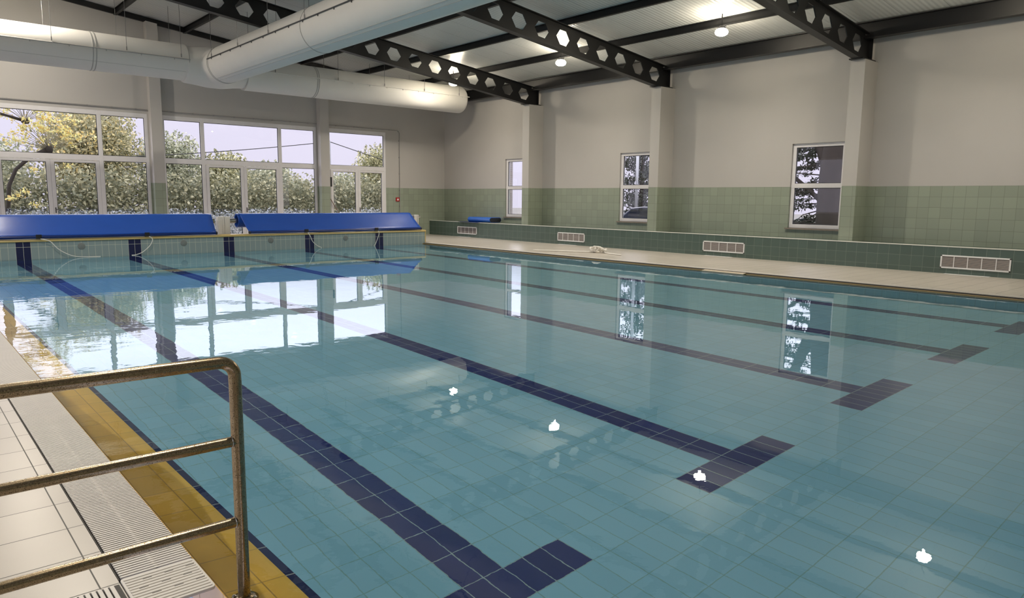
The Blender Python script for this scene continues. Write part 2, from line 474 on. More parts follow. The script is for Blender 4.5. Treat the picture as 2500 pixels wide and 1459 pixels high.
# overflow edge: sloping ochre tiles and navy strip (beside the camera), ochre nosing opposite
mb = MB(); mb.prism([(-1.605, -0.004), (-1.355, -0.03), (-1.34, -0.034), (-1.34, -0.2), (-1.605, -0.2)], -21.3, 0.0, 1)
ochre = struct(link('trim_2', mb, M_YELLOW))
mb = MB(); mb.prism([(-1.34, -0.035), (-1.30, -0.042), (-1.30, -0.12), (-1.34, -0.12)], -21.3, 0.0, 1)
navy = struct(link('trim_3', mb, tiled('navy_edge_tile', (0.02, 0.022, 0.085), (0.35, 0.36, 0.34), (9, 0.31, 9), (0, YT, 0), 0.008, 0.25)))
mb = MB(); mb.prism([(XP1 + 0.004, -0.01), (XP1 + 0.01, 0.016), (XP1 + 0.03, 0.022), (XP1 + 0.1, 0.022), (XP1 + 0.1, -0.07), (XP1 + 0.004, -0.07)], -21.3, 0.0, 1)
struct(link('trim_4', mb, plain('brown_ochre_edge', (0.30, 0.21, 0.08), 0.4)))

# water
mb = MB(); mb.add([(-1.60, -21.3, 0), (XP1 + 0.01, -21.3, 0), (XP1 + 0.01, 0, 0), (-1.60, 0, 0)], [(0, 1, 2, 3)])
water = link('pool_water', mb, M_WATER, smooth=True)
tag(water, 'still clear pool water mirroring the windows and lamps', 'water', kind='stuff')
water.cycles.is_caustics_caster = True
for o in (basin, endw, ochre, navy): o.cycles.is_caustics_receiver = True

# long green ledge under the small windows
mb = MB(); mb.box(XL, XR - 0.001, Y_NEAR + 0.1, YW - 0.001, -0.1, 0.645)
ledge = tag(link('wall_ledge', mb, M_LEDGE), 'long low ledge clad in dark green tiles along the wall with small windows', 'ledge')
mb = MB(); mb.box(XL - 0.006, XL + 0.03, Y_NEAR + 0.1, YW - 0.001, 0.64, 0.662)
link('edge_strip', mb, M_LEDGETOP, ledge)['label'] = 'pale edge strip'

# ------------------------------------------------------------------ pillars
def pillar(name, x0, x1, y0, y1, z0, z1, label, group, plate=True, slope=False):
    mb = MB()
    if slope:
        mb.prism([(x0, z0), (x1, z0), (x1, roof_z(x1) - 0.175), (x0, roof_z(x0) - 0.175)], y0, y1, 1)
    else:
        mb.box(x0, x1, y0, y1, z0, z1)
    return tag(link(name, mb, M_WALL), label, 'pillar', group)
ordw = ['first', 'second', 'third']
for k, (yc0, yc1) in enumerate([(-1.47, -1.12), (-7.34, -6.99), (-13.33, -12.98)]):
    pillar('wall_pillar', 15.4, XR - 0.001, yc0, yc1, 0.6465, 4.984,
           f'cream pillar with green tiled foot on the ledge, {ordw[k]} from the room corner', 'pillars on the green ledge')
for nm, x0, x1, lb in (('wall_pillar', -1.70, -1.30, 'cream pillar of the window wall, beyond the yellow tree panes'),
                       ('wall_pillar', 4.27, 4.61, 'cream pillar between the two wide windows of the glazed wall'),
                       ('wall_pillar', 10.17, 10.53, 'cream pillar with black loudspeaker, between wide window and single double door')):
    pillar(nm, x0, x1, YW - 0.28, YW - 0.001, 0.036, 0, lb, 'pillars on the window wall', slope=True)

# ------------------------------------------------------------------ steel roof structure
def castellated(yc, label):
    HX, HH, W2, P = 0.255, 0.19, 0.12, 0.773
    x_end = 15.92
    def cz(x): return 5.35 + SLOPE * (15.26 - x)
    root = thing('roof_beam', (15.7, yc, 5.0), label, 'beam', 'castellated beams across the hall')
    mb = MB()
    DT, DB = 0.315, 0.33
    n = 30
    th = 0.012
    for i in range(n):
        xc = 15.26 - P * i
        xl, xr = xc - P / 2, min(xc + P / 2, x_end)
        if xl < X_LEFT: break
        hexp = [(-HX, 0), (-W2, HH), (W2, HH), (HX, 0), (W2, -HH), (-W2, -HH)]
        hx = [(xc + a, cz(xc + a) + b_) for a, b_ in hexp]
        ox = [(xl, cz(xl)), (xl, cz(xl) + DT), (xr, cz(xr) + DT), (xr, cz(xr)), (xr, max(cz(xr) - DB, 5.012)), (xl, cz(xl) - DB)]
        m_ = len(hx)
        for sgn in (-1, 1):
            vs = [(a, yc + sgn * th, b_) for a, b_ in hx] + [(a, yc + sgn * th, b_) for a, b_ in ox]
            mb.add(vs, [(j, (j + 1) % m_, m_ + (j + 1) % m_, m_ + j) for j in range(m_)])
        vs = [(a, yc - th, b_) for a, b_ in hx] + [(a, yc + th, b_) for a, b_ in hx]
        mb.add(vs, [(j, (j + 1) % m_, m_ + (j + 1) % m_, m_ + j) for j in range(m_)])
    mb.box(15.26 + P / 2, x_end - 0.01, yc - th, yc + th, 5.012, cz(x_end) + DT)
    xl = max(X_LEFT + 0.02, 15.26 - P * (n - 1) - P / 2)
    link('web', mb, M_STEEL, root)
    for nm, z0, z1 in (('top_flange', DT - 0.005, DT + 0.015), ('bottom_flange', -DB - 0.015, -DB + 0.005)):
        mb = MB()
        xe_ = x_end if z0 > 0 else 15.36
        mb.prism([(xl, cz(xl) + z0), (xe_, cz(xe_) + z0), (xe_, cz(xe_) + z1), (xl, cz(xl) + z1)], yc - 0.10, yc + 0.10, 1)
        link(nm, mb, M_STEEL, root)
    mb = MB(); mb.box(x_end - 0.02, x_end, yc - 0.10, yc + 0.10, 5.01, cz(x_end) + DT)
    link('end_plate', mb, M_STEEL, root)
    mb = MB()
    mb.prism([(15.28, 4.985), (15.98, 4.985), (15.98, 5.0), (15.93, 5.012), (15.28, 5.012)], yc - 0.17, yc + 0.17, 1)
    link('base_plate', mb, M_STEEL, root)
    return root
castellated(-1.30, 'black castellated steel beam with hexagonal holes, beside the end of the long duct')
castellated(-7.165, 'black castellated steel beam over the middle pillar')
castellated(-13.155, 'black castellated steel beam over the pillar beside the window with the tree trunk')

mb = MB()
for (x0, x1, z0, z1) in ((15.70, 15.716, 5.50, 5.87), (15.60, 15.82, 5.86, 5.875), (15.60, 15.82, 5.50, 5.516)):
    mb.box(x0, x1, Y_NEAR + 0.01, YW - 0.1, z0, z1)
mb.prism([(15.716, 5.80), (XR - 0.002, 5.80), (XR - 0.002, 5.815), (15.716, 5.815)], Y_NEAR + 0.01, YW - 0.1, 1)
tag(link('eaves_beam', mb, M_STEEL), 'long black beam running along the eaves above the green ledge', 'beam')
purl = ['over the lamps', 'second from the eaves', 'third from the eaves', 'fourth from the eaves', 'fifth from the eaves', 'sixth from the eaves, over the duct crossing',
        'seventh from the eaves', 'eighth from the eaves', 'ninth from the eaves', 'tenth from the eaves']
for k in range(10):
    x = 13.72 - 2.05 * k
    zt = roof_z(x) - 0.01
    mb = MB()
    mb.box(x - 0.004, x + 0.004, Y_NEAR, YW, zt - 0.17, zt)
    mb.box(x - 0.045, x + 0.045, Y_NEAR, YW, zt - 0.178, zt - 0.166)
    mb.box(x - 0.045, x + 0.045, Y_NEAR, YW, zt - 0.012, zt)
    tag(link('roof_purlin', mb, M_STEEL), f'slim black roof purlin, {purl[k]}', 'purlin', 'roof purlins')
mb = MB()
def wallstrip(xa, xb, dz):
    mb.prism([(xa, roof_z(xa) - 0.17), (xb, roof_z(xb) - 0.17), (xb, roof_z(xb) - 0.02 + dz), (xa, roof_z(xa) - 0.02 + dz)], YW - 0.09, YW - 0.002, 1)
wallstrip(X_LEFT, XR - 0.02, 0)
tag(link('gable_beam', mb, M_STEEL), 'black sloping beam along the top of the window wall', 'beam')

# ------------------------------------------------------------------ windows and doors of the glazed wall
FY0, FY1, GY = YW + 0.005, YW + 0.075, YW + 0.045
def pane(x0, x1, z0, z1, parent, y=GY):
    mb = MB(); mb.box(x0, x1, y - 0.003, y + 0.003, z0, z1)
    return link('pane', mb, M_GLASS, parent)
def gasket(mb, x0, x1, z0, z1, y0, y1, g_=0.014):
    mb.box(x0, x0 + g_, y0, y1, z0, z1); mb.box(x1 - g_, x1, y0, y1, z0, z1)
    mb.box(x0, x1, y0, y1, z1 - g_, z1); mb.box(x0, x1, y0, y1, z0, z0 + g_)
win_n = [0]; door_n = [0]
def frame_bars(mb, bars):
    for k, b_ in enumerate(bars): mb.box(b_[0], b_[1], FY0 - 0.0015 * (k % 6), FY1 - 0.0011 * (k % 6), b_[2] + 0.0004 * k, b_[3] - 0.0004 * k)
def door_leaf(x0, x1, z0, z1, hinge_right):
    door_n[0] += 1
    st = 0.105
    mb = MB()
    for q in ((x0, x0 + st, z0, z1), (x1 - st, x1, z0, z1), (x0 + st, x1 - st, z1 - st * 0.7, z1), (x0 + st, x1 - st, z0, z0 + 0.16)):
        mb.box(q[0], q[1], FY0 - 0.015, FY1 - 0.015, q[2], q[3])
    d = struct(link(f'door_{door_n[0]}', mb, M_FRAME, bevel=0.003))
    gx0, gx1, gz0, gz1 = x0 + st, x1 - st, z0 + 0.16, z1 - st * 0.7
    pane(gx0, gx1, gz0, gz1, d, GY - 0.01)
    mb = MB(); gasket(mb, gx0, gx1, gz0, gz1, GY - 0.02, GY)
    link('gasket', mb, M_GASKET, d)
    if hinge_right:
        hx = x0 + 0.055
        mb = MB(); mb.box(hx - 0.012, hx + 0.012, FY0 - 0.03, FY0 - 0.015, 1.03, 1.20)
        mb.tube([(hx, FY0 - 0.03, 1.14), (hx, FY0 - 0.065, 1.14), (hx + 0.09, FY0 - 0.065, 1.13)], 0.009, 8)
        link('handle', mb, M_BLACK, d)
    return d
ZTR0, ZTR1, ZG = 2.66, 2.83, 4.08
def window(x0, x1, mulls, door_span):
    win_n[0] += 1
    fw_ = 0.09
    mb = MB()
    bars = [(x0, x0 + fw_, ZS, ZT), (x1 - fw_, x1, ZS, ZT), (x0, x1, ZG, ZT), (x0, x1, ZTR0, ZTR1)]
    for m_ in mulls: bars.append((m_ - 0.06, m_ + 0.06, ZS, ZT))
    frame_bars(mb, bars)
    for a, b_ in zip([x0] + mulls, mulls + [x1]):
        if not (door_span and abs(a - door_span[0]) < 0.2): mb.box(a, b_, FY0, FY1, ZS, ZS + 0.10)
    wn_ = struct(link(f'window_{win_n[0]}', mb, M_FRAME, bevel=0.003))
    gk = MB()
    cells = []
    edges = [x0 + fw_] + [q for m_ in mulls for q in (m_ - 0.06, m_ + 0.06)] + [x1 - fw_]
    for a, b_ in zip(edges[0::2], edges[1::2]):
        pane(a, b_, ZTR1, ZG, wn_); gasket(gk, a, b_, ZTR1, ZG, GY - 0.012, GY + 0.012)
        if door_span and door_span[0] - 0.01 < (a + b_) / 2 < door_span[1] + 0.01:
            mid = (a + b_) / 2
            door_leaf(a + 0.005, mid - 0.003, ZS + 0.02, ZTR0 - 0.008, False)
            door_leaf(mid + 0.003, b_ - 0.005, ZS + 0.02, ZTR0 - 0.008, True)
        else:
            pane(a, b_, ZS + 0.10, ZTR0, wn_); gasket(gk, a, b_, ZS + 0.10, ZTR0, GY - 0.012, GY + 0.012)
    link('gasket', gk, M_GASKET, wn_)
    return wn_
for b_ in BAYS: window(b_[0], b_[3], [b_[1], b_[2]], (b_[1], b_[2]))
window(10.6, 13.16, [], (10.6, 13.16))

# small windows of the ledge wall
for k, (a, b_) in enumerate(RW):
    win_n[0] += 1
    z0, z1, zm = 0.90, 3.14, 2.03
    fx0, fx1 = XR + 0.06, XR + 0.13
    mb = MB()
    f_ = 0.10
    for q in ((b_, b_ + f_, z0, z1), (a - f_, a, z0, z1), (b_, a, z0, z0 + f_), (b_, a, z1 - f_, z1), (b_, a, zm - 0.06, zm + 0.06)):
        kq = len(mb.v) // 8
        mb.box(fx0 - 0.0015 * kq, fx1 - 0.001 * kq, q[0] + 0.0004 * kq, q[1] - 0.0004 * kq, q[2] + 0.0004 * kq, q[3] - 0.0004 * kq)
    wn_ = struct(link(f'window_{win_n[0]}', mb, M_FRAME, bevel=0.003))
    gk = MB()
    for c_, d in ((z0 + f_, zm - 0.06), (zm + 0.06, z1 - f_)):
        mb = MB(); mb.box(fx0 + 0.03, fx0 + 0.036, b_ + f_, a - f_, c_, d)
        link('pane', mb, M_GLASS, wn_)
        for q in ((b_ + f_, b_ + f_ + 0.014, c_, d), (a - f_ - 0.014, a - f_, c_, d), (b_ + f_, a - f_, c_, c_ + 0.014), (b_ + f_, a - f_, d - 0.014, d)):
            gk.box(fx0 + 0.02, fx0 + 0.045, *q)
    link('gasket', gk, M_GASKET, wn_)
    mb = MB(); mb.box(XR - 0.05, XR + 0.07, b_ - 0.05, a + 0.06, z0 - 0.04, z0)
    link('window_sill', mb, M_SILL, wn_)['label'] = 'brown stone sill'
for k, (a, b_) in enumerate(LW_FILL):  # added windows out of view, for daylight only
    win_n[0] += 1
    mb = MB()
    fx0, fx1 = X_LEFT - 0.12, X_LEFT - 0.05
    m_ = (a + b_) / 2
    for q in ((a, a + .1, .9, 4.2), (b_ - .1, b_, .9, 4.2), (a, b_, .9, 1.0), (a, b_, 4.1, 4.2), (m_ - .05, m_ + .05, .9, 4.2)):
        mb.box(fx0, fx1, q[0], q[1], q[2], q[3])
    wn_ = struct(link(f'window_{win_n[0]}', mb, M_FRAME))
    mb = MB(); mb.box(fx0 + 0.03, fx0 + 0.036, a + .1, b_ - .1, 1.0, 4.1); link('pane', mb, M_GLASS, wn_)

# light portals sit in the window openings and only guide the sampling of the real sky
def portal(cx, cyy, cz, w_, h_, rot):
    l = bpy.data.lights.new('window_daylight', 'AREA'); l.shape = 'RECTANGLE'; l.size, l.size_y = w_, h_
    l.cycles.is_portal = True
    ob = bpy.data.objects.new('window_daylight', l); COL.objects.link(ob); ob.location = (cx, cyy, cz); ob.rotation_euler = rot
for (x0, x1, _z, _y) in far_holes:
    portal((x0 + x1) / 2, YW + 0.24, (ZS + ZT) / 2, x1 - x0, ZT - ZS, (-PI / 2, 0, 0))
for a, b_ in RW: portal(XR + 0.24, (a + b_) / 2, 2.02, 2.24, abs(a - b_), (0, PI / 2, 0))
for a, b_ in LW_FILL: portal(X_LEFT - 0.24, (a + b_) / 2, 2.55, 3.3, b_ - a, (0, -PI / 2, 0))

# ------------------------------------------------------------------ fabric air duct
DY, DZL, DZR, DR = 2.2, 5.553, 5.438, 0.521
BX, BZ, BR = 5.60, 5.50, 0.54
duct = thing('air_duct', (BX, DY, BZ), 'huge white fabric air duct, long run by the windows with a branch crossing the hall', 'air duct')
def ring(mb, axis, pos, R, w_=0.02, n=48, t_=0.008):
    o_p, ax = pos, axis
    mb.lathe([(R - 0.01, -w_), (R + t_, -w_), (R + t_, w_), (R - 0.01, w_)], o_p, ax, n)
mb = MB(); mb.lathe([(DR, 0), (DR, 6.2), (DR, 12.45)], (X_LEFT + 0.02, DY, DZL), 0, 56)
link('main_duct', mb, M_DUCT, duct, smooth=True, auto=40)
XE = 15.25
pr = [(0.508, 0.0), (0.508, XE - 6.45 - 0.30)]
for k in range(1, 9):
    a = k / 8 * PI / 2
    pr.append((0.508 - 0.16 * (1 - math.cos(a)), XE - 6.45 - 0.30 + 0.16 * math.sin(a)))
pr.append((0.0, XE - 6.45 - 0.12))
mb = MB(); mb.lathe(pr, (6.45, DY, DZR), 0, 56)
link('main_duct', mb, M_DUCT, duct, smooth=True, auto=50)
# tee junction: saddle grown smooth between the two runs
mb = MB()
mb.lathe([(0.525, 0), (0.545, 0.3), (0.60, 0.75), (0.60, 1.15), (0.53, 1.6), (0.512, 1.86)], (4.62, DY, (DZL + DZR) / 2), 0, 48)
mb.lathe([(BR, 0), (BR, 0.86)], (BX, 1.34, BZ), 1, 48)
tee = link('tee_junction', mb, M_DUCT, duct, smooth=True)
rm = tee.modifiers.new('skin', 'REMESH'); rm.mode = 'VOXEL'; rm.voxel_size = 0.03; rm.use_smooth_shade = True
sm = tee.modifiers.new('ease', 'SMOOTH'); sm.iterations = 14; sm.factor = 0.6
mb = MB(); mb.lathe([(BR, 0), (BR, 12.0), (BR, 1.36 - Y_NEAR - 0.05)], (BX, Y_NEAR + 0.05, BZ), 1, 56)
branch = link('branch_duct', mb, M_DUCT, duct, smooth=True, auto=40)
mains = [o_ for o_ in duct.children if o_.name.startswith('main_duct')]
def rseam(axis, pos, R, par):
    mb = MB(); ring(mb, axis, pos, R, 0.012)
    link('ring_seam', mb, M_SEAM, par, smooth=True, auto=40)['label'] = 'grey ring seam'
for x in (2.17, 2.25, -4.3, 4.68): rseam(0, (x, DY, DZL), DR, mains[0])
for x in (8.76, 8.82): rseam(0, (x, DY, DZR), 0.508, mains[1])
for y in (1.34, 1.26, -4.98, -11.3, -17.6): rseam(1, (BX, y, BZ), BR, branch)
def lseam(p0, p1, par, r_):
    mb = MB(); mb.tube([p0, p1], r_, 6)
    link('long_seam', mb, M_SEAM, par)['label'] = 'long grey seam'
for a in (-55, -65):
    an = math.radians(a); xx = BX - (BR + 0.001) * math.cos(an); zz = BZ + BR * math.sin(an)
    lseam((xx, Y_NEAR + 0.1, zz), (xx, 1.2, zz), branch, 0.006)
an = math.radians(-38)
lseam((X_LEFT + 0.1, DY - DR * math.cos(an), DZL + DR * math.sin(an)), (4.6, DY - DR * math.cos(an), DZL + DR * math.sin(an)), mains[0], 0.004)
def srail(p0, p1, mat, clips):
    mb = MB(); mb.tube([p0, p1], 0.014, 8)
    p0, p1 = Vector(p0), Vector(p1)
    for k in range(clips):
        q = p0.lerp(p1, (k + 0.5) / clips); mb.tube([q, q - Vector((0, 0, 0.05))], 0.011, 6)
    link('support_rail', mb, mat, duct)
srail((BX - BR - 0.012, Y_NEAR + 0.1, BZ + 0.09), (BX - BR - 0.012, 1.3, BZ + 0.09), M_RAILDARK, 34)
srail((BX + BR + 0.012, Y_NEAR + 0.1, BZ + 0.09), (BX + BR + 0.012, 1.3, BZ + 0.09), M_RAILDARK, 34)
srail((X_LEFT + 0.1, DY - DR - 0.012, DZL + 0.02), (4.70, DY - DR - 0.012, DZL + 0.02), M_SEAM, 14)
srail((6.35, DY - 0.508 - 0.012, DZR + 0.07), (15.1, DY - 0.508 - 0.012, DZR + 0.07), M_WHITEPL, 13)
srail((6.35, DY + 0.508 + 0.012, DZR + 0.07), (15.1, DY + 0.508 + 0.012, DZR + 0.07), M_WHITEPL, 13)
def wire(x, y, z0):
    mb = MB(); mb.tube([(x, y, z0), (x, y, roof_z(x) - 0.005)], 0.0065, 6)
    mb.tube([(x, y, z0 - 0.01), (x, y, z0 + 0.09)], 0.014, 6)
    link('hanger_wire', mb, M_WIRE, duct)
for k in range(9):
    y = 0.90 - 2.05 * k
    for sx_ in (-1, 1): wire(BX + sx_ * (BR + 0.01), y, BZ + 0.10)
for x in (-4.4, -2.6, -0.7, 1.2, 3.0, 4.45):
    for sy in (-1, 1): wire(x, DY + sy * (DR + 0.012), DZL + 0.07)
for x in (7.3, 9.5, 11.3, 13.0, 14.6):
    for sy in (-1, 1): wire(x, DY + sy * 0.52, DZR + 0.08)

# ------------------------------------------------------------------ lamps
def floodlight(x, y, z, label, group, power, tilt):
    r = thing('floodlight', (x, y, z), label, 'lamp', group)
    mb = MB(); mb.lathe([(0.05, 0.02), (0.085, 0.0), (0.10, -0.05), (0.06, -0.06), (0.0, -0.06)], (x, y, z + 0.12), 2, 20)
    link('housing', mb, M_BLACK, r, smooth=True, auto=40)
    mb = MB(); mb.tube([(x, y, z + 0.13), (x, y, roof_z(x) - 0.02)], 0.014, 8)
    mb.tube([(x, y - 0.12, z + 0.02), (x, y - 0.12, z + 0.13), (x, y + 0.12, z + 0.13), (x, y + 0.12, z + 0.02)], 0.009, 6)
    link('bracket', mb, M_BLACK, r)
    pr = [(0.07, 0.055), (0.11, 0.04), (0.15, 0.0), (0.16, -0.04), (0.14, -0.085), (0.09, -0.115), (0.0, -0.125)]
    mb = MB(); mb.lathe(pr, (x, y, z + 0.028), 2, 24)
    link('lens', mb, M_LAMP, r, smooth=True)
    l = bpy.data.lights.new('floodlight_beam', 'SPOT'); l.energy = power; l.color = LAMP_COL; l.shadow_soft_size = 0.035
    l.spot_size = math.radians(172); l.spot_blend = 1.0
    l.cycles.is_caustics_light = True
    ob = bpy.data.objects.new('floodlight_beam', l); COL.objects.link(ob); ob.location = (x, y, z - 0.135); ob.rotation_euler = (0, tilt, 0)
rowt = ['beside the end of the long duct', 'over the middle pillar', 'beyond the beam with the tree trunk window', 'over the camera end of the pool']
for k, y in enumerate((0.45, -5.05, -10.65, -16.2)):
    floodlight(13.42, y, 5.72, 'lit floodlight under the eaves side purlin, ' + rowt[k], 'floodlights near the eaves', LAMP_W * 0.8, math.radians(16))
for k, y in enumerate((0.45, -5.05, -10.65, -16.2)):
    floodlight(-0.2, 1.7 if k == 0 else y - 0.9, 7.42, 'lit floodlight high across the duct, ' + rowt[k], 'floodlights on the high side', LAMP_W * 1.05, math.radians(-8))

# ------------------------------------------------------------------ overflow grates
def grate(x0, x1, y0, y1, z, label):
    r = thing('overflow_grate', ((x0 + x1) / 2, (y0 + y1) / 2, z - 0.02), label, 'grate')
    mb = MB()
    n = int((y1 - y0) / 0.022)
    for k in range(n):
        y = y0 + k * 0.022
        mb.box(x0 + 0.008, x1 - 0.008, y, y + 0.0125, z - 0.012, z)
    link('bars', mb, M_GRATE, r)['kind'] = 'stuff'
    mb = MB()
    xm = (x0 + x1) / 2
    mb.box(xm - 0.006, xm + 0.006, y0, y1, z - 0.02, z - 0.003)
    mb.box(x0 + 0.03, x0 + 0.042, y0, y1, z - 0.024, z - 0.012); mb.box(x1 - 0.042, x1 - 0.03, y0, y1, z - 0.024, z - 0.012)
    link('connector', mb, M_GRATE, r)
    mb = MB(); mb.box(x0, x0 + 0.004, y0, y1, -0.12, z - 0.008); mb.box(x1 - 0.004, x1, y0, y1, -0.12, z - 0.02); mb.box(x0, x1, y0, y1, -0.13, -0.12)
    link('gutter_channel', mb, M_CHANNEL, r)['label'] = 'dark gutter under the bars'
    return r
grate(-1.905, -1.605, -18.02, -0.02, 0.012, 'long white slatted overflow grate beside the ochre pool edge')
grate(XP1 + 0.03, 12.055, -21.3, -0.05, 0.05, 'long white slatted overflow grate below the green ledge side')
# corner piece and cross run at the handrail
mb = MB()
def rr(x0, x1, y0, y1, r, n=5):
    pts = []
    for cx, cyy, a0 in ((x1 - r, y1 - r, 0), (x0 + r, y1 - r, 90), (x0 + r, y0 + r, 180), (x1 - r, y0 + r, 270)):
        for k in range(n + 1):
            a = math.radians(a0 + 90 * k / n); pts.append((cx + r * math.cos(a), cyy + r * math.sin(a)))
    return pts
corner = thing('grate_corner', (-1.75, -18.3, 0.0), 'white plastic corner piece of the grate at the foot of the handrail', 'grate')
mb.prism(rr(-1.905, -1.612, -18.34, -18.035, 0.02), 0.0, 0.014, 2)
for k in range(12):
    y = -18.06 - k * 0.0235
    mb.box(-1.895, -1.622, y - 0.006, y + 0.006, 0.012, 0.0175)
link('plate', mb, M_GRATE, corner, bevel=0.002)
for k in (1, 4, 7):
    for j in range(3):
        x = -1.86 + j * 0.085 + (k % 2) * 0.03
        mb = MB(); mb.box(x, x + 0.035, -18.0735 - k * 0.0235, -18.0705 - k * 0.0235, 0.010, 0.0152)
        link('slot', mb, M_CHANNEL, corner)['label'] = 'dark drain slot'
cg = thing('overflow_grate', (-4.8, -18.2, 0), 'white slatted grate running off sideways from the corner piece', 'grate')
mb = MB()
for k in range(250):
    x = -1.945 - k * 0.022
    mb.prism(rr(x - 0.0075, x + 0.0075, -18.36, -18.085, 0.006, 3), 0.013, 0.022, 2)
link('bars', mb, M_GRATE, cg)['kind'] = 'stuff'
mb = MB(); mb.box(-7.5, -1.915, -18.38, -18.075, 0.0125, 0.0135)
link('gutter_channel', mb, M_CHANNEL, cg)

# ------------------------------------------------------------------ handrail
YR = -18.48
rail = thing('handrail', (-1.55, YR, -0.01), 'worn stainless steel handrail with three bars standing at the pool corner', 'handrail')
R_ = 0.024
pts = [(-1.55, YR, -0.015), (-1.55, YR, 0.5), (-1.55, YR, 0.895)]
for k in range(1, 9):
    a = k / 8 * PI / 2
    pts.append((-1.55 - 0.06 * (1 - math.cos(a)), YR, 0.915 + 0.06 * math.sin(a)))
pts += [(-1.8, YR, 0.977), (-4.4, YR, 0.985)]
mb = MB(); mb.tube(pts, R_, 24)
link('top_bar', mb, M_RAIL, rail, smooth=True, auto=60)
for z in (0.657, 0.328):
    mb = MB(); mb.tube([(-1.555, YR, z), (-2.5, YR, z + 0.001), (-4.4, YR, z + 0.003)], 0.0205, 20)
    link('bar', mb, M_RAIL, rail, smooth=True, auto=60)
mb = MB(); mb.tube([(-4.4, YR, 0.0), (-4.4, YR, 0.985)], R_, 20); link('post', mb, M_RAIL, rail, smooth=True, auto=60)
mb = MB(); mb.lathe([(0.055, -0.012), (0.055, -0.004), (0.034, 0.004), (0.028, 0.012)], (-1.55, YR, 0), 2, 28); flange = link('base_flange', mb, M_RAIL, rail, smooth=True, auto=40)
for k in range(4):
    a = PI / 4 + k * PI / 2
    mb = MB(); mb.lathe([(0.009, -0.002), (0.009, 0.006), (0.004, 0.01)], (-1.55 + 0.043 * math.cos(a), YR + 0.043 * math.sin(a), 0.0), 2, 6); link('bolt', mb, M_CHROME, flange)
# pale weld marks where the bars meet the post
for z in (0.657, 0.328):
    mb = MB(); mb.tube([(-1.575, YR, z), (-1.571, YR, z)], 0.0225, 20)
    link('weld', mb, M_CHROME, rail, smooth=True)

